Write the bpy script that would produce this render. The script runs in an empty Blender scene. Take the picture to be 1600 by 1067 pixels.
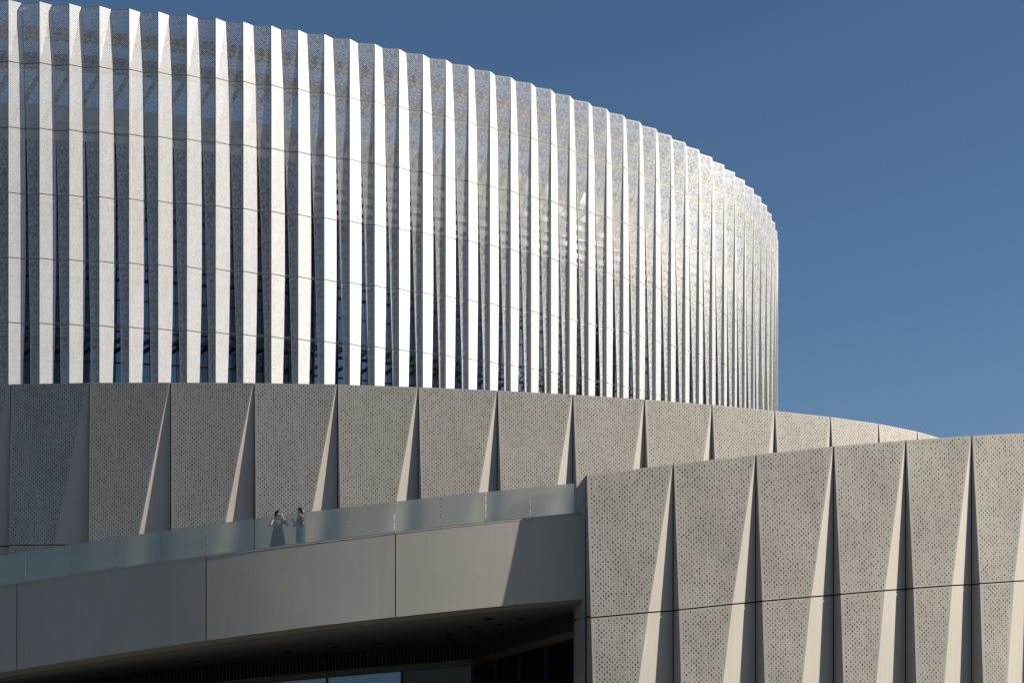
import bpy, bmesh, math, random
from mathutils import Vector, Matrix
R = math.radians
random.seed(4)
C = bpy.context.scene.collection
EYE = 1.7                      # camera height; plan tables below are metres, heights relative to the eye

# ------------------------------------------------------------------ camera
sc = bpy.context.scene
FPX = 2500.0
cam = bpy.data.objects.new('camera', bpy.data.cameras.new('camera'))
C.objects.link(cam); sc.camera = cam
cam.location = (0, 0, EYE); cam.rotation_euler = (R(90), 0, 0)
cam.data.sensor_width = 36; cam.data.lens = FPX/1600*36
cam.data.shift_y = (1130-533.5)/1600
cam.data.clip_end = 3000

# ------------------------------------------------------------------ sky, sun, exposure
SUN_EL, SUN_D = 21.0, 2.5      # elevation; degrees from +X towards the camera side
w = bpy.data.worlds.new('World'); sc.world = w; w.use_nodes = True
nt = w.node_tree
bg = nt.nodes['Background']
sky = nt.nodes.new('ShaderNodeTexSky'); sky.sky_type = 'NISHITA'; sky.sun_disc = False
sky.sun_elevation = R(SUN_EL); sky.sun_rotation = R(90+SUN_D)
sky.air_density = 1.0; sky.dust_density = 0.3; sky.ozone_density = 5.0; sky.altitude = 0
nt.links.new(sky.outputs[0], bg.inputs[0]); bg.inputs[1].default_value = 0.062
sl = bpy.data.lights.new('sun', 'SUN'); sl.energy = 5.0; sl.angle = R(0.5); sl.color = (1, .93, .83)
so = bpy.data.objects.new('sun', sl); C.objects.link(so)
sv = Vector((math.cos(R(SUN_EL))*math.cos(R(SUN_D)), -math.cos(R(SUN_EL))*math.sin(R(SUN_D)), math.sin(R(SUN_EL))))
so.rotation_euler = sv.to_track_quat('Z', 'Y').to_euler(); so.location = (60, -10, 60)
sc.view_settings.view_transform = 'Standard'; sc.view_settings.look = 'None'
sc.view_settings.gamma = 1; sc.view_settings.use_curve_mapping = False
sc.view_settings.exposure = 0.45

# ------------------------------------------------------------------ helpers
def P(x, y, z): return Vector((x, y, z+EYE))

class MB:
    """collects quads (with metre UVs), boxes and tubes, builds ONE mesh object; mat index per face"""
    def __init__(s): s.v=[]; s.f=[]; s.uv=[]; s.mi=[]; s.sm=[]
    def quad(s, a, b, c, d, uv=None, mi=0, sm=False):
        n=len(s.v); s.v += [Vector(a),Vector(b),Vector(c),Vector(d)]; s.f.append((n,n+1,n+2,n+3))
        s.uv.append(uv or [(0,0),((b-a).length,0),((b-a).length,(c-b).length),(0,(c-b).length)]); s.mi.append(mi); s.sm.append(sm)
    def poly(s, pts, mi=0):
        n=len(s.v); s.v += [Vector(p) for p in pts]; s.f.append(tuple(range(n,n+len(pts))))
        s.uv.append([(p[0],p[1]) for p in pts]); s.mi.append(mi); s.sm.append(False)
    def box(s, c, ax, ay, az, mi=0):
        c=Vector(c); ax=Vector(ax)/2; ay=Vector(ay)/2; az=Vector(az)/2
        for n,u,v in ((ax,ay,az),(ay,az,ax),(az,ax,ay)):
            for g in (1,-1):
                o=c+n*g
                if g>0: s.quad(o-u-v,o+u-v,o+u+v,o-u+v,mi=mi)
                else: s.quad(o-u-v,o-u+v,o+u+v,o+u-v,mi=mi)
    def bar(s, a, b, w, h=None, mi=0):
        a=Vector(a); b=Vector(b); d=b-a; h=h or w
        side=d.cross(Vector((0,0,1)))
        if side.length<1e-4: side=Vector((1,0,0))
        side.normalize(); up=side.cross(d).normalized()
        s.box((a+b)/2, d, side*w, up*h, mi)
    def cyl(s, a, b, r, n=10, mi=0):
        a=Vector(a); b=Vector(b); d=(b-a).normalized(); u=d.orthogonal().normalized(); v=d.cross(u)
        A=[a+(u*math.cos(2*math.pi*k/n)+v*math.sin(2*math.pi*k/n))*r for k in range(n)]; B=[p+(b-a) for p in A]
        for k in range(n): s.quad(A[k],A[(k+1)%n],B[(k+1)%n],B[k],mi=mi,sm=True)
        s.poly(A[::-1],mi); s.poly(B,mi)
    def build(s, name, mats, parent=None, merge=False):
        me=bpy.data.meshes.new(name); me.from_pydata(s.v,[],s.f)
        uvl=me.uv_layers.new(name='UVMap'); i=0
        for q in s.uv:
            for t in q: uvl.data[i].uv=t; i+=1
        if not isinstance(mats,(list,tuple)): mats=[mats]
        for m in mats: me.materials.append(m)
        for p,mi,sm in zip(me.polygons,s.mi,s.sm): p.material_index=mi; p.use_smooth=sm
        if merge:
            bm=bmesh.new(); bm.from_mesh(me); bmesh.ops.remove_doubles(bm,verts=bm.verts,dist=1e-4); bm.to_mesh(me); bm.free()
        o=bpy.data.objects.new(name,me); C.objects.link(o)
        if parent:
            o.parent=parent; o.matrix_parent_inverse=Matrix.Translation(-Vector(parent.location))
        return o

def thing(name, label, cat, loc, group=None):
    o=bpy.data.objects.new(name,None); C.objects.link(o); o.location=loc; o.empty_display_size=.5
    o['label']=label; o['category']=cat
    if group: o['group']=group
    return o

# ------------------------------------------------------------------ materials
def newmat(name):
    m=bpy.data.materials.new(name); m.use_nodes=True; return m, m.node_tree, m.node_tree.nodes['Principled BSDF']
class G:
    """small node-graph writer"""
    def __init__(s,nt): s.nt=nt
    def n(s,t,**k):
        x=s.nt.nodes.new(t)
        for a,b in k.items(): setattr(x,a,b)
        return x
    def put(s,v,sock):
        if hasattr(v,'is_output') or hasattr(v,'links'): s.nt.links.new(v,sock)
        else: sock.default_value=v
    def m(s,op,a,b=0.0,c=0.0):
        x=s.n('ShaderNodeMath',operation=op); s.put(a,x.inputs[0]); s.put(b,x.inputs[1])
        if op in('MULTIPLY_ADD','SMOOTH_MIN'): s.put(c,x.inputs[2])
        return x.outputs[0]
    def noise(s,vec,scale,detail=3,rough=.55):
        x=s.n('ShaderNodeTexNoise'); s.nt.links.new(vec,x.inputs['Vector']); x.inputs['Scale'].default_value=scale
        x.inputs['Detail'].default_value=detail; x.inputs['Roughness'].default_value=rough; return x.outputs[0]
    def rng(s,v,a,b,c,d):
        x=s.n('ShaderNodeMapRange'); s.put(v,x.inputs[0])
        for i,k in enumerate((a,b,c,d)): x.inputs[i+1].default_value=k
        return x.outputs[0]
    def mixc(s,f,a,b,bt='MIX'):
        x=s.n('ShaderNodeMix',data_type='RGBA',blend_type=bt); s.put(f,x.inputs[0])
        for v,k in ((a,6),(b,7)):
            if isinstance(v,tuple): x.inputs[k].default_value=(*v,1)
            else: s.nt.links.new(v,x.inputs[k])
        return x.outputs[2]
    def mapv(s,vec,sc_,rot=(0,0,0)):
        x=s.n('ShaderNodeMapping'); s.nt.links.new(vec,x.inputs[0]); x.inputs['Scale'].default_value=sc_; x.inputs['Rotation'].default_value=rot; return x.outputs[0]

def concrete(name, col, holes=False, rough=.62, stain_glare=.12, hs=1.0, streak=.06, spec=.3):
    m,nt,b=newmat(name); g=G(nt)
    tc=g.n('ShaderNodeTexCoord'); ob=g.n('ShaderNodeNewGeometry').outputs['Position']; uv=tc.outputs['UV']
    big=g.noise(g.mapv(ob,(1,1,.7),(0,R(35),0)),.55,4,.6)  # broad mottling; on the wing its diagonal blotches paint in reflected light
    st=g.noise(g.mapv(ob,(5,5,.25)),1.0,4,.6)
    fine=g.noise(ob,22,3)
    k=g.m('MULTIPLY',g.rng(big,.3,.7,1-stain_glare,1+stain_glare),g.rng(st,.3,.7,1-streak,1+streak))
    k=g.m('MULTIPLY',k,g.rng(fine,.25,.75,.95,1.05))
    cm=g.n('ShaderNodeCombineColor'); [nt.links.new(k,cm.inputs[i]) for i in range(3)]
    base=g.mixc(1.0,col,cm.outputs[0],'MULTIPLY')
    warm=g.noise(ob,1.3,2)
    base=g.mixc(g.rng(warm,.35,.65,0,.22),base,(col[0]*1.04,col[1]*.98,col[2]*.92))
    b.inputs['Roughness'].default_value=rough; b.inputs['Specular IOR Level'].default_value=spec
    if holes:
        sp=g.n('ShaderNodeSeparateXYZ'); nt.links.new(uv,sp.inputs[0]); u,v=sp.outputs[0],sp.outputs[1]
        PU,PV=.196*hs,.182*hs
        mask=None
        for ph in (0,.5):
            cu=g.m('ADD',g.m('DIVIDE',u,PU),ph); cv=g.m('ADD',g.m('DIVIDE',v,PV),ph)
            fu=g.m('SUBTRACT',g.m('FRACT',cu),.5); fv=g.m('SUBTRACT',g.m('FRACT',cv),.5)
            cc=g.n('ShaderNodeCombineXYZ'); nt.links.new(g.m('FLOOR',cu),cc.inputs[0]); nt.links.new(g.m('FLOOR',cv),cc.inputs[1]); cc.inputs[2].default_value=ph*7
            wn=g.n('ShaderNodeTexWhiteNoise'); nt.links.new(cc.outputs[0],wn.inputs[0])
            cl=g.noise(cc.outputs[0],.33,1)
            szr=g.m('ADD',g.m('MULTIPLY',wn.outputs[0],.95),g.m('MULTIPLY',cl,.35))
            s=g.rng(szr,.1,1.2,.38,.92)
            fu2=g.m('ADD',fu,g.m('MULTIPLY',fv,.10))
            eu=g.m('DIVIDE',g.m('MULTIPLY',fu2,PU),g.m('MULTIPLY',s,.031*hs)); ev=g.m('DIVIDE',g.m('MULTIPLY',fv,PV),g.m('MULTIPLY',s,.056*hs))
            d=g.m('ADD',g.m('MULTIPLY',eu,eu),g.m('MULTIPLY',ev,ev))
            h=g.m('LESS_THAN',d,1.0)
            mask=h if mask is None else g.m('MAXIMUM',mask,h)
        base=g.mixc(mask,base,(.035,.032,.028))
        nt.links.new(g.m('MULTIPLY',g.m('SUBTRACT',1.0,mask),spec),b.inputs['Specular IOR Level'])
    nt.links.new(base,b.inputs['Base Color'])
    bp=g.n('ShaderNodeBump'); bp.inputs['Strength'].default_value=.12; bp.inputs['Distance'].default_value=.02; nt.links.new(fine,bp.inputs['Height']); nt.links.new(bp.outputs[0],b.inputs['Normal'])
    return m

def plain(name,col,rough=.5,metal=0,spec=.5,var=.08,scale=3):
    m,nt,b=newmat(name); g=G(nt); ob=g.n('ShaderNodeNewGeometry').outputs['Position']
    k=g.rng(g.noise(ob,scale,4),.3,.7,1-var,1+var); cm=g.n('ShaderNodeCombineColor'); [nt.links.new(k,cm.inputs[i]) for i in range(3)]
    nt.links.new(g.mixc(1.0,col,cm.outputs[0],'MULTIPLY'),b.inputs['Base Color'])
    b.inputs['Roughness'].default_value=rough; b.inputs['Metallic'].default_value=metal; b.inputs['Specular IOR Level'].default_value=spec
    return m

def perf_white(name,col,lo,hi,rough=.35,scale=13.0,spec=.5,trl=0.0):
    """white painted sheet with a fine punched pattern: share of hole varies between lo and hi"""
    m,nt,b=newmat(name); g=G(nt); tc=g.n('ShaderNodeTexCoord'); uv=tc.outputs['UV']
    geo=g.n('ShaderNodeNewGeometry').outputs['Position']
    sp=g.n('ShaderNodeSeparateXYZ'); nt.links.new(uv,sp.inputs[0]); u,v=sp.outputs[0],sp.outputs[1]
    # diagonal punch lattice gives the woven look close up
    a1=g.m('FRACT',g.m('MULTIPLY',g.m('ADD',u,v),8.5)); a2=g.m('FRACT',g.m('MULTIPLY',g.m('SUBTRACT',u,v),8.5))
    t1=g.m('ABSOLUTE',g.m('SUBTRACT',a1,.5)); t2=g.m('ABSOLUTE',g.m('SUBTRACT',a2,.5))
    lat=g.m('MAXIMUM',t1,t2)                                    # .0 centre .. .5 edge of cell
    vs=g.n('ShaderNodeVectorMath',operation='SCALE'); nt.links.new(uv,vs.inputs[0]); vs.inputs[3].default_value=scale
    fl=g.n('ShaderNodeVectorMath',operation='FLOOR'); nt.links.new(vs.outputs[0],fl.inputs[0])
    wn=g.n('ShaderNodeTexWhiteNoise'); nt.links.new(fl.outputs[0],wn.inputs[0])
    nz=g.m('ADD',g.m('MULTIPLY',wn.outputs[0],.65),g.m('MULTIPLY',g.noise(geo,5,2,.6),.35))
    share=g.rng(nz,.15,.85,lo,hi)
    hole=g.m('LESS_THAN',lat,g.m('MULTIPLY',g.m('SQRT',share),.5))
    b.inputs['Base Color'].default_value=(*col,1)
    dirt=g.rng(g.noise(g.mapv(geo,(2,2,.3)),1.2,4),.3,.7,.93,1.03)
    cm=g.n('ShaderNodeCombineColor'); [nt.links.new(dirt,cm.inputs[i]) for i in range(3)]
    nt.links.new(g.mixc(1.0,col,cm.outputs[0],'MULTIPLY'),b.inputs['Base Color'])
    b.inputs['Roughness'].default_value=rough; b.inputs['Specular IOR Level'].default_value=spec
    tr=g.n('ShaderNodeBsdfTransparent'); mx=g.n('ShaderNodeMixShader'); nt.links.new(hole,mx.inputs[0])
    tl=g.n('ShaderNodeBsdfTranslucent'); tl.inputs[0].default_value=(.9,.9,.88,1); mt=g.n('ShaderNodeMixShader'); mt.inputs[0].default_value=trl
    nt.links.new(b.outputs[0],mt.inputs[1]); nt.links.new(tl.outputs[0],mt.inputs[2])
    nt.links.new(mt.outputs[0],mx.inputs[1]); nt.links.new(tr.outputs[0],mx.inputs[2])
    nt.links.new(mx.outputs[0],nt.nodes['Material Output'].inputs[0])
    return m

def glass_dark(name,col,refl,rough=.03,tint=(.75,.87,1)):
    m,nt,b=newmat(name); g=G(nt); ob=g.n('ShaderNodeNewGeometry').outputs['Position']
    b.inputs['Base Color'].default_value=(*col,1); b.inputs['Roughness'].default_value=.4; b.inputs['Specular IOR Level'].default_value=.1
    gl=g.n('ShaderNodeBsdfGlossy'); gl.inputs['Roughness'].default_value=rough; gl.inputs['Color'].default_value=(*tint,1)
    bp=g.n('ShaderNodeBump'); bp.inputs['Strength'].default_value=.25; bp.inputs['Distance'].default_value=.02
    nt.links.new(g.noise(ob,.7,1),bp.inputs['Height']); nt.links.new(bp.outputs[0],gl.inputs['Normal'])
    lw=g.n('ShaderNodeFresnel'); lw.inputs[0].default_value=1.5
    mx=g.n('ShaderNodeMixShader'); nt.links.new(g.m('MAXIMUM',lw.outputs[0],refl),mx.inputs[0])
    nt.links.new(b.outputs[0],mx.inputs[1]); nt.links.new(gl.outputs[0],mx.inputs[2]); nt.links.new(mx.outputs[0],nt.nodes['Material Output'].inputs[0])
    return m

M={}
M['podium']=concrete('perforated_concrete',(.40,.370,.322),True,stain_glare=.09)
M['wing']=concrete('perforated_concrete_wing',(.41,.379,.329),True,stain_glare=.16)  # stronger blotches: reflected light put into the panel colour
M['plain']=concrete('plain_concrete',(.40,.369,.32),False,stain_glare=.05,streak=.05)
M['fascia']=concrete('fascia_concrete',(.385,.358,.315),False,stain_glare=.05,streak=.035)
M['podrim']=concrete('solid_concrete_rim',(.40,.370,.322),False,stain_glare=.09)
M['wingrim']=concrete('solid_concrete_rim_wing',(.41,.379,.329),False,stain_glare=.16)
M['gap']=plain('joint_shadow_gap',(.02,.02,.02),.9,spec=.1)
M['white']=perf_white('white_fine_perforated_metal',(.60,.593,.58),.07,.24,rough=.40,scale=14,spec=.45)
M['perf']=perf_white('white_open_perforated_metal',(.74,.73,.71),.02,.58,rough=.45,scale=10,spec=.3,trl=.40)
M['frame']=plain('white_painted_frame',(.50,.49,.475),.5)
M['return']=plain('grey_painted_return',(.42,.42,.40),.45)
M['steel']=plain('grey_steel',(.14,.14,.14),.5,.3)
M['beam']=plain('light_ring_beam',(.45,.43,.40),.6)
M['inner']=plain('white_inner_cladding',(.78,.78,.76),.3)
M['rsteel']=plain('brown_grey_steel',(.16,.13,.11),.5)
M['dsteel']=plain('dark_steel',(.03,.033,.04),.45)
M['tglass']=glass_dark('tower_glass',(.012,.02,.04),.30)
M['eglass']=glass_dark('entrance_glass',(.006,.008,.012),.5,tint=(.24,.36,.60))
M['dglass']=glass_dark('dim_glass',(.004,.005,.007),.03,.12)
M['soffit']=plain('soffit_panel',(.29,.28,.27),.6,var=.05)
M['louvre']=plain('black_louvre',(.09,.085,.075),.5)
M['lip']=plain('bronze_trim',(.2,.18,.14),.5)
M['floor']=plain('terrace_paving',(.30,.29,.27),.7)
M['roof']=plain('grey_roofing',(.25,.25,.24),.8)
M['ground']=plain('paving',(.15,.133,.105),.8,scale=.4)
M['clamp']=plain('metal_clamp',(.25,.25,.25),.3,.8)

def frosted():
    m,nt,b=newmat('smoky_balustrade_glass'); g=G(nt); geo=g.n('ShaderNodeNewGeometry').outputs['Position']
    tr=g.n('ShaderNodeBsdfRefraction'); tr.inputs['Roughness'].default_value=.36; tr.inputs['IOR'].default_value=1.16; tr.inputs['Color'].default_value=(.84,.86,.84,1)
    gl=g.n('ShaderNodeBsdfGlossy'); gl.inputs['Roughness'].default_value=.10; gl.inputs['Color'].default_value=(.9,.95,.93,1)
    df=g.n('ShaderNodeBsdfDiffuse'); df.inputs[0].default_value=(.40,.41,.39,1)
    k=g.rng(g.noise(g.mapv(geo,(.6,.6,2)),1,3),.3,.7,.08,.15)
    m1=g.n('ShaderNodeMixShader'); nt.links.new(k,m1.inputs[0]); nt.links.new(tr.outputs[0],m1.inputs[1]); nt.links.new(df.outputs[0],m1.inputs[2])
    m2=g.n('ShaderNodeMixShader'); m2.inputs[0].default_value=.07; nt.links.new(m1.outputs[0],m2.inputs[1]); nt.links.new(gl.outputs[0],m2.inputs[2])
    nt.links.new(m2.outputs[0],nt.nodes['Material Output'].inputs[0]); return m
M['frost']=frosted()

# ------------------------------------------------------------------ ground
g_=MB(); S=1500
g_.quad(Vector((-S,-S,0)),Vector((S,-S,0)),Vector((S,S,0)),Vector((-S,S,0)))
gr=g_.build('ground',M['ground']); gr['kind']='structure'

# ------------------------------------------------------------------ upper drum wrapped in folded fins
TOWER=[(-32.6, 87.65), (-30.97, 87.71), (-29.32, 87.82), (-27.69, 88.01), (-26.04, 88.21), (-24.47, 88.46), (-22.88, 88.75), (-21.31, 89.09), (-19.77, 89.46), (-18.24, 89.85), (-16.71, 90.29), (-15.23, 90.76), (-13.72, 91.28), (-12.26, 91.84), (-10.83, 92.41), (-9.42, 93.04), (-8.03, 93.71), (-6.65, 94.41), (-5.29, 95.16), (-3.96, 95.94), (-2.62, 96.78), (-1.33, 97.63), (-0.07, 98.53), (1.2, 99.46), (2.46, 100.44), (3.66, 101.43), (4.91, 102.49), (6.13, 103.59), (7.29, 104.68), (8.44, 105.82), (9.63, 107.06), (10.77, 108.31), (11.88, 109.62), (12.98, 111.0), (14.08, 112.5), (15.13, 114.04), (16.11, 115.62), (17.06, 117.31), (17.99, 119.16), (18.86, 121.1), (19.6, 123.03), (20.3, 125.12), (20.93, 127.26), (21.47, 129.49), (21.92, 131.76), (22.27, 134.12), (22.5, 136.47), (22.6, 138.82), (22.5, 141.18), (22.2, 143.53)]
TP=[Vector((a,b,0)) for a,b in TOWER]
LV=[39.74,36.4,32.8,29.2,25.63,22.06,18.5,15.2]
#        R(t,n)        L(t,n)         M(t,n)    in modules, t along the wall, n outward, from the crest
SEC=[((.38,-.215),(-.62,-.215),(-.012,-.006)),
     ((.46,-.175),(-.54,-.19),(-.02,-.035)),
     ((.50,-.17),(-.47,-.18),(-.025,-.075)),
     ((.52,-.17),(-.41,-.175),(-.028,-.105)),
     ((.52,-.165),(-.38,-.15),(-.03,-.13)),
     ((.485,-.155),(-.34,-.13),(-.03,-.13)),
     ((.425,-.14),(-.32,-.12),(-.03,-.13)),
     ((.36,-.13),(-.30,-.11),(-.03,-.13))]
tower=thing('arena_drum','tall curved upper drum of white vertical folded metal fins rising above the grey podium','building',P(-5,110,14))
def frame_at(i):
    a=TP[max(i-1,0)]; b=TP[min(i+1,len(TP)-1)]; t=(b-a).normalized(); n=Vector((t.y,-t.x,0)); return t,n
def off(i,tn,z,m=1.52):
    t,n=frame_at(i); ml=((TP[min(i+1,len(TP)-1)]-TP[i-1]).length/2) if i else m
    p=TP[i]+t*tn[0]*ml+n*tn[1]*m; return P(p.x,p.y,z)
def valley(i,z):               # between crest i and i+1, at the very top
    a,b=TP[i],TP[i+1]; t=(b-a).normalized(); n=Vector((t.y,-t.x,0)); p=a.lerp(b,.38)+n*(-.215*1.52); return P(p.x,p.y,z)
GAP=.022
for i in range(1,len(TP)-1):
    fin=bpy.data.objects.new('folded_fin',None); C.objects.link(fin); fin.parent=tower
    base=P(TP[i].x,TP[i].y,15.2); fin.location=base-tower.location
    def add(mb,name,mat):
        o=mb.build(name,mat); o.parent=fin; o.matrix_parent_inverse=Matrix.Translation(-base); return o
    wht=MB(); prf=MB(); ret=MB()
    def sect(k):
        z=LV[k]; c=off(i,(0,0),z)
        r=valley(i,z) if k==0 else off(i,SEC[k][0],z)
        lt=SEC[k][1]; w_=min(max((i-4)/8,0),1); lt=(lt[0]+w_*(0,0,.02,.05,.08,.105,.125,.14)[k],lt[1])
        l=valley(i-1,z) if k==0 else off(i,lt,z)
        return l,off(i,SEC[k][2],z),c,r
    for k in range(7):
        A=sect(k); B=sect(k+1)
        h=LV[k]-LV[k+1]; g0=0 if k==0 else GAP/h; g1=GAP/h
        T=[a.lerp(b,g0) for a,b in zip(A,B)]; Bo=[b.lerp(a,g1) for a,b in zip(A,B)]
        l,m_,c,r=T; l2,m2,c2,r2=Bo; v1=LV[k]; v0=LV[k+1]
        # bright facet: thin solid border, fine-punched field
        def field(mb,a,b,a2,b2,bw,outw):
            wt=(b-a).length; wb=(b2-a2).length; e=bw
            q=lambda x,y: (a.lerp(b,x)).lerp(a2.lerp(b2,x),y)
            ex=e/max(wt,.05); ey=e/(v1-v0)
            nrm=(b-a).cross(a2-a).normalized()
            mb.quad(q(ex,1-ey),q(1-ex,1-ey),q(1-ex,ey),q(ex,ey),uv=[(0,v0),(wb,v0),(wt,v1),(0,v1)],mi=0)
            for x0,x1,y0,y1 in ((0,ex,0,1),(1-ex,1,0,1),(ex,1-ex,0,ey),(ex,1-ex,1-ey,1)):
                mb.quad(q(x0,y1),q(x1,y1),q(x1,y0),q(x0,y0),mi=1)
        field(wht,c,r,c2,r2,.035,0)
        field(prf,l,m_,l2,m2,.035,0)
        ret.quad(m2,c2,c,m_)
        # folded back edges of both sheets
        t,n=frame_at(i); bk=-n*.09
        ret.quad(r2,r2+bk,r+bk,r); ret.quad(l2+bk,l2,l,l+bk)
    # top caps of the fold
    l,m_,c,r=sect(0); t,n=frame_at(i); up=Vector((0,0,.03)); bk=-n*.07
    for a,b in ((l,c),(c,r)):
        ret.quad(a+up,b+up,b+up+bk,a+up+bk,mi=1); ret.quad(a,b,b+up,a+up,mi=1); ret.quad(a+bk+up,b+bk+up,b+bk,a+bk,mi=1)
    add(prf,'perforated_sheet',[M['perf'],M['frame']]); add(wht,'bright_sheet',[M['white'],M['frame']]); add(ret,'fold_return',[M['return'],M['frame']])
# rails, ring beams, struts and glass behind the fins
def ring(d,extra=0):
    out=[]
    for i in range(len(TP)):
        t,n=frame_at(i); out.append(TP[i]-n*d)
    return out
def band(mb,pts,z0,z1,th):
    for a,b in zip(pts,pts[1:]):
        c=(a+b)/2; t=(b-a); n=Vector((t.y,-t.x,0)).normalized()
        mb.box(P(c.x,c.y,(z0+z1)/2),t,n*th,Vector((0,0,z1-z0)))
rg=ring(.5); mb=MB()
for z in LV[1:]: band(mb,rg,z+.02,z+.2,.08)
mb.build('fin_rail',M['steel'],tower)
rb=ring(1.25); mb=MB()
band(mb,rb,38.15,38.85,.35); band(mb,rb,36.55,37.4,.3); 
mb.build('ring_beam',M['rsteel'],tower)
mb=MB()
for i in range(0,len(TP)-2):
    a,b=rb[i],rb[i+1]
    mb.bar(P(a.x,a.y,33.6),P(b.x,b.y,36.6),.18,.24)
for i in range(0,len(TP)-1): 
    a,b=rb[i],TP[i]; t,n=frame_at(i)
    q=TP[i]-n*.15*1.5
    for z in LV[1:-1]: mb.bar(P(a.x,a.y,z-.5),P(q.x,q.y,z),.05,.05)
mb.build('brace',M['rsteel'],tower)
mb=MB()
for i in range(0,len(TP)-1):
    a,b=rb[i],rb[i+1]
    mb=MB(); mb.bar(P(a.x,a.y,20.9),P(b.x,b.y,22.0),.14,.2); mb.build('lower_brace',M['dsteel'],tower)
pass
rgl=ring(2.3); mb=MB()
for a,b in zip(rgl,rgl[1:]): mb.quad(P(a.x,a.y,13),P(b.x,b.y,13),P(b.x,b.y,33.0),P(a.x,a.y,33.0))
mb.build('curtain_wall_glass',M['tglass'],tower)
mb=MB(); ri=ring(2.28)
band(mb,ri,33.0,34.0,.06); band(mb,ri,34.04,34.95,.06)
mb.build('inner_parapet',M['inner'],tower)
for k in range(5):
    z=32.45-k*.62; mb=MB(); band(mb,ring(2.15)[14:38],z-.17,z+.17,.05); mb.build('louvre_band',M['inner'],tower)
rm=ring(2.24); mb=MB(); z=13.4
while z<32.9: band(mb,rm,z-.035,z+.035,.1); z+=1.785
for i,p in enumerate(rm): mb.box(P(p.x,p.y,23.0),Vector((.08,0,0)),Vector((0,.12,0)),Vector((0,0,19.9)))
mb.build('curtain_wall_mullion',M['dsteel'],tower)
mb=MB(); rr=ring(2.4)
mb.poly([P(p.x,p.y,34.3) for p in rr]+[P(-20,160,34.3),P(-32,160,34.3)])
mb.poly([P(p.x,p.y,14.9) for p in rr]+[P(-20,160,14.9),P(-32,160,14.9)])
mb.quad(P(19.9,143.4,13),P(-20,160,13),P(-20,160,34.3),P(19.9,143.4,34.3))
mb.quad(P(-32,160,13),P(-32.6,90,13),P(-32.6,90,34.3),P(-32,160,34.3))
mb.quad(P(-20,160,13),P(-32,160,13),P(-32,160,34.3),P(-20,160,34.3))
mb.build('roof',M['roof'],tower)

# ------------------------------------------------------------------ flared panel cladding (podium ring and wing)
def clad(parent, pts, ztop, levels, mat, bat=.065, kr=.187, kl=.013, hmax=10.5, v0=0):
    """pts: seam points; ztop/levels: per-seam heights; each panel narrows and leans out downwards"""
    for i in range(len(pts)-1):
        a,b=Vector((*pts[i],0)),Vector((*pts[i+1],0)); W=(b-a).length; t=(b-a)/W; n=Vector((t.y,-t.x,0))
        for k in range(len(levels)-1):
            za0,za1=levels[k][i],levels[k+1][i]; zb0,zb1=levels[k][i+1],levels[k+1][i+1]
            if k>0: za0-=.026; zb0-=.026
            if k<len(levels)-2: za1+=.026; zb1+=.026
            def pt(side,z):
                zt=ztop[i] if side=='l' else ztop[i+1]
                h=min(max(zt-z,0),hmax)
                x=.03+kl*h if side=='l' else W-.03-kr*h
                return x,bat*h
            def at(x,nn,z): p=a+t*x+n*nn; return P(p.x,p.y,z)
            zl=lambda x,za,zb: za+(zb-za)*x/W
            def corner(side,za,zb):
                x,p=pt(side,za if side=='l' else zb); z=zl(x,za,zb); x,p=pt(side,z); return x,p,z
            L0=corner('l',za0,zb0); R0=corner('r',za0,zb0); L1=corner('l',za1,zb1); R1=corner('r',za1,zb1)
            pn=MB()
            q=[at(*L1[:2],L1[2]),at(*R1[:2],R1[2]),at(*R0[:2],R0[2]),at(*L0[:2],L0[2])]
            jit=i*3.37
            wd=R1[0]-L1[0]; ht=L0[2]-L1[2]; ex=.06/max(wd,.3); ey=.06/ht
            bl=lambda x,y: (q[0].lerp(q[1],x)).lerp(q[3].lerp(q[2],x),y)
            bu=lambda x,y: tuple(((1-y)*((1-x)*A+x*B)+y*((1-x)*D+x*E_)) for A,B,D,E_ in ((L1[0]+jit,R1[0]+jit,L0[0]+jit,R0[0]+jit),(L1[2],R1[2],L0[2],R0[2])))
            for x0,x1,y0,y1,mi in ((ex,1-ex,ey,1-ey,0),(0,ex,0,1,2),(1-ex,1,0,1,2),(ex,1-ex,0,ey,2),(ex,1-ex,1-ey,1,2)):
                pn.quad(bl(x0,y0),bl(x1,y0),bl(x1,y1),bl(x0,y1),uv=[bu(x0,y0),bu(x1,y0),bu(x1,y1),bu(x0,y1)],mi=mi)
            # sheet turned back at top and bottom joints
            bk=-n*.12
            if k==0: pn.quad(q[3],q[2],q[2]-n*.35,q[3]-n*.35,mi=1)
            else: pn.quad(q[3],q[2],q[2]+bk,q[3]+bk,mi=1)
            pn.quad(q[0]+bk,q[1]+bk,q[1],q[0],mi=1)
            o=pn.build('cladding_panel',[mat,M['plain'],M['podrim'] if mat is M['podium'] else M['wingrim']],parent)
            rt=MB()
            vx=W-.018; z0=zl(W,za0,zb0); z1=zl(W,za1,zb1)
            nb=0.0
            rt.quad(q[1],at(vx,nb-.02,z1),at(vx,nb-.02,z0),q[2])
            if i>0: rt.quad(at(.018,nb-.02,za1),q[0],q[3],at(.018,nb-.02,za0))
            for zz0,s in ((z1,1),): rt.quad(q[1]+bk,at(vx,-.15,z1),at(vx,nb-.02,z1),q[1])
            ro=rt.build('splayed_return',M['plain'],o)
            ro.parent=o; ro.matrix_parent_inverse=Matrix.Translation(-Vector(parent.location)) if False else o.matrix_parent_inverse.inverted() @ Matrix.Translation(-Vector(parent.location))

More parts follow.
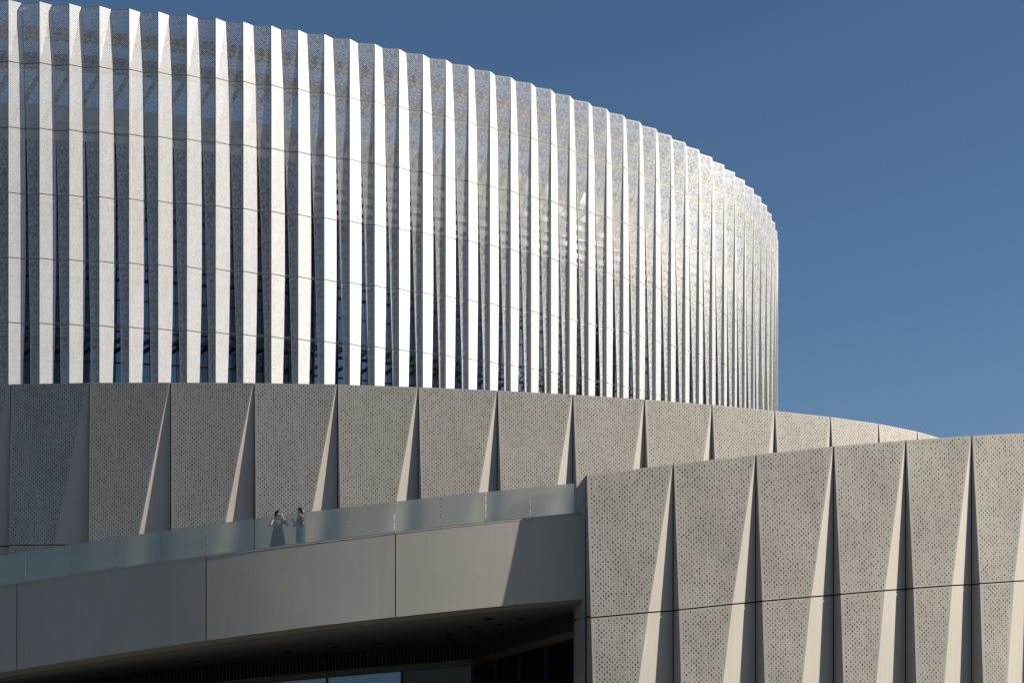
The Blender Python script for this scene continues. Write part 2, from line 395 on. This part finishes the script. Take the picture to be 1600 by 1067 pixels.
PODX=[(-30.7, 75.11), (-26.9, 74.43), (-23.16, 73.91), (-19.45, 73.59), (-15.69, 73.53), (-11.87, 73.63), (-8.07, 73.94), (-4.37, 74.53), (-0.69, 75.29), (2.9, 76.24), (6.4, 77.35), (9.83, 78.68), (13.17, 80.19), (16.28, 81.79), (19.16, 83.65), (21.76, 85.88), (24.1, 88.53), (26.1, 91.62), (27.8, 95.15)]
ZT=15.66; ZJ=8.18; ZB=3.6
podium=thing('arena_podium','long curved middle tier clad in perforated grey panels directly below the white drum','building',P(-4,85,-EYE))
n_=len(PODX); one=lambda z:[z]*n_
clad(podium,PODX,one(ZT),[one(ZT),one(ZJ),one(ZB)],M['podium'])
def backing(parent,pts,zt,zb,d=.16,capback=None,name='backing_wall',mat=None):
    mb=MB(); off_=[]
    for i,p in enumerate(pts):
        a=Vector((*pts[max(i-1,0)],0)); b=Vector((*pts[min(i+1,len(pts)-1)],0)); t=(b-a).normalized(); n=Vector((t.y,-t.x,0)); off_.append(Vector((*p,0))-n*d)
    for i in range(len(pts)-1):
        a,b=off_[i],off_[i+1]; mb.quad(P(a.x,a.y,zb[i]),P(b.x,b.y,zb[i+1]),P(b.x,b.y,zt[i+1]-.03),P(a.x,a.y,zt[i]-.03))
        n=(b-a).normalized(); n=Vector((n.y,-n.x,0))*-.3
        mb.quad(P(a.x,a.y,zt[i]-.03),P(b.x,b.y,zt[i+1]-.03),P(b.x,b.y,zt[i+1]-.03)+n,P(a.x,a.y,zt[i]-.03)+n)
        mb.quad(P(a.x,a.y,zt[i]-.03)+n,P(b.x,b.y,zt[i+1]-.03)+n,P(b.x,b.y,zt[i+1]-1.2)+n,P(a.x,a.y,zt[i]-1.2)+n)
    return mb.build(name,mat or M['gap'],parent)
backing(podium,PODX,one(ZT),one(-EYE))
mb=MB(); mb.poly([P(x,y+.4,ZT-.9) for x,y in PODX]+[P(27.8,150,ZT-.9),P(-32,150,ZT-.9)]); mb.build('roof',M['roof'],podium)

# ------------------------------------------------------------------ wing on the right with rising parapet
WX=[(2.76, 59.55), (6.07, 60.22), (9.3, 61.0), (12.43, 61.84), (15.44, 62.73), (18.29, 63.65), (21.01, 64.62), (24.21, 65.92), (27.410000000000004, 67.42)]
WT=[9.22, 9.76, 10.24, 10.71, 11.1, 11.44, 11.73, 12.23, 12.73]; WJ=[3.91, 4.25, 4.63, 4.96, 5.27, 5.53, 5.78, 6.13, 6.48]; WB=[-EYE]*9
wing=thing('entrance_wing','right hand wing in tall grey perforated panels with a rising parapet and splayed joints','building',P(12,66,-EYE))
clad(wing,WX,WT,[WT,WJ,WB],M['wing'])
backing(wing,WX,WT,WB,d=.16)
mb=MB()
s0=Vector((2.76,59.55,0)); d1=Vector((-.36,1.6,0)); s1=s0+d1; s2=s1+Vector((.2,13.3,0))
# end wall: leans with the first panel's edge
nn=Vector((.199,-.98,0))
def lean(z): h=min(max(9.27-z,0),10.5); return s0+nn*.065*h+Vector((.98,.199,0))*(.022+.013*h)
for z1,z0 in ((9.27,4.0),(3.93,-EYE)):
    a,b=lean(z0),lean(z1)
    zs=lambda z:z-.35 if z>9 else z
    mb.quad(P(s1.x,s1.y,z0),P(a.x,a.y,z0),P(b.x,b.y,z1),P(s1.x,s1.y,zs(z1)))
    mb.quad(P(s2.x,s2.y,z0),P(s1.x,s1.y,z0),P(s1.x,s1.y,zs(z1)),P(s2.x,s2.y,zs(z1)))
mb.build('end_wall',M['fascia'],wing)
mb=MB()
for i in range(8):
    a,b=WX[i],WX[i+1]; mb.quad(P(a[0],a[1]+.45,WT[i]-1),P(b[0],b[1]+.45,WT[i+1]-1),P(b[0]+.2,78,WT[i+1]-1),P(a[0]+.2,78,WT[i]-1))
mb.build('roof',M['roof'],wing)

# ------------------------------------------------------------------ raised terrace / ramp in front of the podium
FA=[(-26.19,61.18,4.13,0.73), (-25.14,60.84,4.26,0.90), (-24.11,60.52,4.39,1.07), (-23.11,60.24,4.52,1.23), (-22.12,59.97,4.64,1.39), (-21.15,59.74,4.77,1.55), (-20.19,59.52,4.89,1.70), (-19.25,59.33,5.01,1.85), (-18.31,59.15,5.13,1.99), (-17.39,59.00,5.25,2.13), (-16.48,58.87,5.37,2.27), (-15.58,58.75,5.49,2.40), (-14.69,58.65,5.61,2.54), (-13.80,58.57,5.72,2.67), (-12.92,58.51,5.84,2.79), (-12.04,58.47,5.95,2.91), (-11.17,58.44,6.07,3.04), (-10.31,58.43,6.18,3.15), (-9.44,58.43,6.29,3.27), (-8.58,58.45,6.41,3.38), (-7.72,58.49,6.52,3.50), (-6.86,58.54,6.63,3.61), (-6.00,58.61,6.74,3.71), (-5.14,58.70,6.86,3.82), (-4.28,58.80,6.97,3.92), (-3.42,58.92,7.08,4.02), (-2.56,59.05,7.20,4.12), (-1.70,59.21,7.31,4.22), (-0.83,59.38,7.42,4.32), (0.04,59.56,7.54,4.42), (0.92,59.77,7.65,4.51), (1.81,60.00,7.77,4.60), (2.70,60.24,7.88,4.69)]
FV=[Vector((a,b,0)) for a,b,_,_ in FA]
FN=[]
for i in range(len(FV)):
    t=(FV[min(i+1,len(FV)-1)]-FV[max(i-1,0)]).normalized(); FN.append(Vector((t.y,-t.x,0)))
terrace=thing('raised_terrace','sloping curved terrace with a plain grey concrete fascia and dark soffit beneath','terrace',P(-12,66,-EYE))
def F(i,d,z): p=FV[i]-FN[i]*d; return P(p.x,p.y,z)
for s in range(4):
    i0,i1=s*8,min(s*8+8,32); mb=MB(); U=0
    for i in range(i0,i1):
        def e(j,first):
            return F(j,0,0)
        g0=.018 if i==i0 else 0; g1=.018 if i==i1-1 else 0
        t=(FV[i+1]-FV[i]).normalized()
        A=FV[i]+t*g0; B=FV[i+1]-t*g1; L=(B-A).length
        mb.quad(P(A.x,A.y,FA[i][3]),P(B.x,B.y,FA[i+1][3]),P(B.x,B.y,FA[i+1][2]),P(A.x,A.y,FA[i][2]),sm=True)
    for j in (i0,i1):
        sgn=.018 if j==i0 else -.018
        t=(FV[min(j+1,32)]-FV[j-1 if j else 0]).normalized()*sgn
        mb.quad(F(j,0,FA[j][3])+t,F(j,0,FA[j][2])+t,F(j,.1,FA[j][2])+t,F(j,.1,FA[j][3])+t)
    mb.build('fascia_panel',M['fascia'],terrace,merge=True)
mb=MB()
for i in range(32):
    mb.quad(F(i,.1,FA[i][3]),F(i+1,.1,FA[i+1][3]),F(i+1,.1,FA[i+1][2]-.01),F(i,.1,FA[i][2]-.01))
mb.build('joint_backing',M['gap'],terrace)
for nm,mt,key,prof in (('coping',M['fascia'],2,((-.02,0),(-.02,.05),(.28,.05),(.28,-.52))),('drip_edge',M['lip'],3,((.8,-.17),(.22,-.17),(0,0)))):
    mb=MB()
    for i in range(32):
        a,b=FA[i],FA[i+1]
        for (d0,z0),(d1,z1) in zip(prof,prof[1:]):
            mb.quad(F(i,d0,a[key]+z0),F(i+1,d0,b[key]+z0),F(i+1,d1,b[key]+z1),F(i,d1,a[key]+z1))
    mb.build(nm,mt,terrace,merge=True)
mb=MB()
for i in range(32):
    a,b=FA[i],FA[i+1]
    mb.quad(F(i,.28,a[2]-.5),F(i+1,.28,b[2]-.5),P(FV[i+1].x*1.05,73.75,b[2]-.5),P(FV[i].x*1.05,73.75,a[2]-.5))
mb.build('terrace_floor',M['floor'],terrace)
# soffit between the fascia edge and the recessed louvre band
BAND=[(-27.5, 73.53, 0.75), (-22.1, 73.53, 1.61), (-18.7, 73.53, 2.1), (-15.3, 73.53, 2.52), (-11.9, 73.53, 2.9), (-8.5, 73.53, 3.21), (-5.06, 73.53, 3.5), (-1.8, 73.53, 3.76), (0.3, 68.38, 4.1), (2.45, 63.09, 4.46)]
def bandpt(u):
    u*=len(BAND)-1; k=min(int(u),len(BAND)-2); f=u-k
    return Vector([BAND[k][j]*(1-f)+BAND[k+1][j]*f for j in range(3)])
mb=MB()
bi=[bandpt(min(1,(i/32))) for i in range(33)]
for i in range(32):
    a,b=FA[i],FA[i+1]; p,q=bi[i],bi[i+1]
    mb.quad(P(p.x,p.y,p.z),P(q.x,q.y,q.z),F(i+1,.8,b[3]-.17),F(i,.8,a[3]-.17))
mb.build('soffit',M['soffit'],terrace)
def soff(px,py):
    """point of the soffit seen along a bearing: solved on the ruled surface"""
    best=None
    for i in range(32):
        for j in range(12):
            for k in range(1,20):
                f=k/20; A=FV[i].lerp(FV[i+1],j/12)-FN[i]*.8; za=(FA[i][3]*(1-j/12)+FA[i+1][3]*j/12)-.17; B=bi[i].lerp(bi[i+1],j/12)
                q=Vector((A.x,A.y,za)).lerp(B,f); x=800+FPX*q.x/q.y; y=1130-FPX*q.z/q.y
                e=(x-px)**2+(y-py)**2
                if best is None or e<best[0]: best=(e,q)
    return best[1]
for px,py in ((762,966),(732,978),(702,988),(812,964.5),(780,975),(750,985.5),(592,1004.5),(523,1009.5),(450,1017),(307,1032),(156,1050)):
    q=soff(px,py); mb=MB(); mb.cyl(P(q.x,q.y,q.z-.05),P(q.x,q.y,q.z+.02),.16,16); mb.build('downlight',M['gap'],terrace)

# ------------------------------------------------------------------ recessed entrance glazing under the terrace
ent=thing('recessed_glazing','dark glazed entrance front with a black louvre band, under the terrace soffit','glazing',P(-12,73.8,-EYE))
lou=MB(); trim=MB()
cum=[Vector(b) for b in BAND]
pane_i=0
for a,b in zip(cum,cum[1:]):
    d=Vector((b.x-a.x,b.y-a.y,0)); L=d.length; t=d/L; n=Vector((t.y,-t.x,0)); k=int(L/.16)
    o=-n*.12
    lou.quad(P(a.x,a.y,a.z-.8)+o,P(b.x,b.y,b.z-.8)+o,P(b.x,b.y,b.z)+o,P(a.x,a.y,a.z)+o,mi=1)
    for j in range(k):
        f=(j+.5)/k; p=a.lerp(b,f); lou.box(P(p.x,p.y,p.z-.4),t*.05,n*.1,Vector((0,0,.8)))
    trim.box(P((a.x+b.x)/2,(a.y+b.y)/2,(a.z+b.z)/2-.95),Vector((b.x-a.x,b.y-a.y,b.z-a.z)),n*.2,Vector((0,0,.3)))
    m=max(1,round(L/3.4))
    for j in range(m):
        p=a.lerp(b,j/m); q=a.lerp(b,(j+1)/m); g=MB(); o2=-n*.06; e=t*.06
        g.quad(P(p.x,p.y,-EYE+.1)+o2+e,P(q.x,q.y,-EYE+.1)+o2-e,P(q.x,q.y,q.z-1.1)+o2-e,P(p.x,p.y,p.z-1.1)+o2+e)
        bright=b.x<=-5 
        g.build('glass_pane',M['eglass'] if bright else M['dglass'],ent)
        mul=MB(); mul.box(P(p.x,p.y,(p.z-1.1-EYE)/2)-n*.02,t*.09,n*.16,Vector((0,0,p.z-1.1+EYE))); mul.build('mullion',M['dsteel'],ent)
lou.build('louvre_band',[M['louvre'],M['gap']],ent); trim.build('head_trim',M['lip'],ent)

# ------------------------------------------------------------------ glass balustrade on the terrace edge
bal=thing('glass_balustrade','smoky glass balustrade running along the top edge of the sloping terrace','balustrade',P(-12,58.6,5.5))
def edge_at(px):       # arc position by bearing
    k=(px-800)/FPX
    for i in range(32):
        a,b=FV[i],FV[i+1]
        fa=a.x-k*a.y; fb=b.x-k*b.y
        if fa<=0<=fb: f=-fa/(fb-fa); return i,f
    return 31,1.0
def bp(px,d,dz):
    i,f=edge_at(px); p=FV[i].lerp(FV[i+1],f)-FN[i].lerp(FN[i+1],f)*d; z=FA[i][2]*(1-f)+FA[i+1][2]*f; return P(p.x,p.y,z+dz)
seams=[-200,-110,-34,38,108,179,250,323,396.5,470.5,543.5,616.5,689.5,760,830,899]
for a,b in zip(seams,seams[1:]):
    mb=MB(); g=.6
    A0,B0=bp(a+g,.13,.03),bp(b-g,.13,.03); up=Vector((0,0,1.17)); th=Vector((0,.021,0))
    mb.quad(A0,B0,B0+up,A0+up); mb.quad(B0+th,A0+th,A0+up+th,B0+up+th)
    mb.quad(A0+up,B0+up,B0+up+th,A0+up+th); mb.quad(A0+th,A0,A0+up,A0+up+th); mb.quad(B0,B0+th,B0+up+th,B0+up)
    o=mb.build('glass_pane',M['frost'],bal)
for s in seams:
    for dz in (.12,.45,.8,1.08):
        p=bp(s,.10,dz); mb=MB(); mb.cyl(p,p+Vector((0,-.03,0)),.022,8); mb.build('clamp',M['clamp'],bal)
mb=MB(); 
for i in range(32):
    mb.bar(F(i,.13,FA[i][2]+.06),F(i+1,.13,FA[i+1][2]+.06),.07,.05)
mb.build('base_shoe',M['clamp'],bal)

# ------------------------------------------------------------------ people
skin=plain('skin',(.52,.33,.25),.5,var=.03); hairm=plain('black_hair',(.015,.012,.012),.45)
def figure(J, E, rad, loc, rot, root='pelvis'):
    me=bpy.data.meshes.new('body'); names=list(J); idx={k:i for i,k in enumerate(names)}
    me.from_pydata([J[k] for k in names],[(idx[a],idx[b]) for a,b in E],[])
    o=bpy.data.objects.new('tmp',me); C.objects.link(o)
    md=o.modifiers.new('s','SKIN'); md.use_smooth_shade=True
    sv_=me.skin_vertices[0].data
    for k in names:
        r=rad[k]; sv_[idx[k]].radius=(r,r) if not isinstance(r,tuple) else r
    sv_[idx[root]].use_root=True
    s=o.modifiers.new('d','SUBSURF'); s.levels=s.render_levels=2
    dg=bpy.context.evaluated_depsgraph_get(); m2=bpy.data.meshes.new_from_object(o.evaluated_get(dg))
    bpy.data.objects.remove(o)
    return m2
def lathe(name,rings,mat,parent,n=20,folds=0,amp=0):
    """rings: (z, rx, ry, cx, cy)"""
    mb=MB()
    def pt(r,k):
        z,rx,ry,cx,cy=r; a=2*math.pi*k/n; f=1+amp*math.sin(a*folds)*(1 if z<.9 else 0)
        return Vector((cx+rx*f*math.cos(a),cy+ry*f*math.sin(a),z))
    for r0,r1 in zip(rings,rings[1:]):
        for k in range(n): mb.quad(pt(r0,k),pt(r0,k+1),pt(r1,k+1),pt(r1,k),sm=True)
    o=mb.build(name,mat,None,merge=True); o.parent=parent; return o
def hand(J,E,rad,wrist,tag,w,d,up):
    """palm and five bent fingers growing from the wrist; w wrist, d finger direction, up palm side"""
    d=d.normalized(); side=d.cross(up).normalized(); up=side.cross(d)
    pm=w+d*.05; J['palm'+tag]=pm; E.append((wrist,'palm'+tag)); rad['palm'+tag]=.026
    for q,(s,l) in enumerate(((-.03,.062),(-.01,.075),(.01,.07),(.028,.055))):
        a=pm+d*.035+side*s; b=a+d*l*.55+up*.012; c=b+d*l*.35+up*.03
        for nm,pp,r in (('a',a,.0095),('b',b,.0085),('c',c,.007)):
            J['f%d%s%s'%(q,nm,tag)]=pp; rad['f%d%s%s'%(q,nm,tag)]=r
        E += [('palm'+tag,'f%da%s'%(q,tag)),('f%da%s'%(q,tag),'f%db%s'%(q,tag)),('f%db%s'%(q,tag),'f%dc%s'%(q,tag))]
    a=w+d*.03-side*.035+up*.01; b=a+d*.035-side*.015+up*.02
    J['ta'+tag]=a; J['tb'+tag]=b; rad['ta'+tag]=.011; rad['tb'+tag]=.0085; E += [('palm'+tag,'ta'+tag),('ta'+tag,'tb'+tag)]
def person(label,loc,rot,armR,armL,topm,skirtm,kind,hairlen):
    root=thing('person',label,'person',loc); root.rotation_euler=(0,0,rot); root.scale=(1.18,1.18,1.18)
    V=Vector
    # figure faces +X; height 1.64
    J={'pelvis':V((0,0,.92)),'waist':V((0,0,1.05)),'chest':V((.01,0,1.22)),'neck0':V((0,0,1.36)),'neck':V((.015,0,1.43)),'head0':V((.03,0,1.50)),'head1':V((.025,0,1.565)),
       'shR':V((0,-.15,1.34)),'shL':V((0,.15,1.34)),
       'hipR':V((0,-.09,.86)),'knR':V((.02,-.09,.48)),'anR':V((-.01,-.09,.09)),'toR':V((.14,-.10,.03)),
       'hipL':V((0,.09,.86)),'knL':V((.03,.09,.48)),'anL':V((.0,.09,.09)),'toL':V((.15,.10,.03))}
    rad={'pelvis':(.13,.10),'waist':(.105,.085),'chest':(.12,.095),'neck0':(.07,.06),'neck':.045,'head0':(.072,.082),'head1':(.072,.088),'shR':.05,'shL':.05,
         'hipR':.085,'knR':.055,'anR':.036,'toR':.03,'hipL':.085,'knL':.055,'anL':.036,'toL':.03}
    E=[('pelvis','waist'),('waist','chest'),('chest','neck0'),('neck0','neck'),('neck','head0'),('head0','head1'),('neck0','shR'),('neck0','shL'),
       ('pelvis','hipR'),('hipR','knR'),('knR','anR'),('anR','toR'),('pelvis','hipL'),('hipL','knL'),('knL','anL'),('anL','toL')]
    for tg,arm in (('R',armR),('L',armL)):
        J['el'+tg]=V(arm[0]); J['wr'+tg]=V(arm[1]); rad['el'+tg]=.036; rad['wr'+tg]=.024
        E += [('sh'+tg,'el'+tg),('el'+tg,'wr'+tg)]
        hand(J,E,rad,'wr'+tg,tg,V(arm[1]),V(arm[2]),V(arm[3]))
    me=figure(J,E,rad,loc,rot); me.materials.append(skin)
    for p in me.polygons: p.use_smooth=True
    b=bpy.data.objects.new('body',me); C.objects.link(b); b.parent=root
    # face: nose, eyes, mouth, ears as one small mesh on the head
    mb=MB(); mb.cyl(V((.095,0,1.505)),V((.118,0,1.49)),.012,8); mb.box(V((.098,0,1.465)),V((.01,0,0)),V((0,.045,0)),V((0,0,.01)),mi=2)
    for s in (-1,1): mb.cyl(V((.088,s*.03,1.53)),V((.1,s*.03,1.53)),.01,8,mi=1)
    f=mb.build('face',[skin,hairm,plain('lips',(.35,.1,.09))]); f.parent=root
    hr=[(1.645,.005,.005,.01,0),(1.635,.05,.05,.01,0),(1.60,.088,.088,.01,0),(1.56,.10,.102,-.005,0),(1.50,.078,.104,-.045,0),(1.44,.07,.098,-.055,0)]
    if hairlen>0: hr+=[(1.36,.06,.095,-.07,0),(1.44-hairlen,.035,.08,-.09,0),(1.42-hairlen,.01,.02,-.09,0)]
    else: hr+=[(1.40,.055,.085,-.055,0),(1.385,.02,.04,-.055,0)]
    lathe('hair',hr,hairm,root)
    lathe('top',[(1.0,.125,.155,.0,0),(1.1,.115,.14,.0,0),(1.2,.125,.155,.01,0),(1.29,.115,.165,.005,0),(1.355,.075,.13,.0,0),(1.385,.052,.06,.005,0)],topm,root)
    if kind=='skirt':
        lathe('skirt',[(1.045,.118,.145,0,0),(.98,.14,.17,0,0),(.85,.165,.20,0,0),(.6,.20,.235,0,0),(.3,.24,.27,0,0),(.16,.255,.285,0,0)],skirtm,root,n=48,folds=9,amp=.05)
    else:
        for s in (-1,1): lathe('trouser_leg',[(1.045,.115,.085,0,s*.06),(.9,.12,.10,0,s*.085),(.7,.105,.10,.005,s*.095),(.4,.115,.11,.01,s*.095),(.08,.135,.125,.01,s*.1)],skirtm,root,n=24,folds=5,amp=.03)
    return root
topw=plain('beige_blouse',(.14,.12,.10),.8); skirtd=plain('dark_teal_cloth',(.012,.022,.028),.8); topd=plain('dark_blouse',(.025,.028,.035),.8); trou=plain('pale_blue_cloth',(.28,.36,.45),.8)
def standpt(px,d):
    p=bp(px,d,-.5); return p
person('woman in a beige top and long dark skirt, hand raised to her face',standpt(432,.46),R(-62),
       ((.06,-.30,1.12),(.17,-.10,1.17),(.3,1,.1),(1,0,0)),((.12,.29,1.17),(.16,.10,1.42),(-.1,-.2,1),(-1,0,0)),topw,skirtd,'skirt',.02)
person('woman in pale blue trousers with black hair, turned left towards her companion',standpt(468.5,.40),R(180+28),
       ((.05,-.24,1.10),(.20,-.10,1.20),(.6,.3,.7),(0,1,0)),((.0,.23,1.10),(.17,.10,1.04),(1,-.5,.1),(0,-1,0)),topd,trou,'trousers',.16)
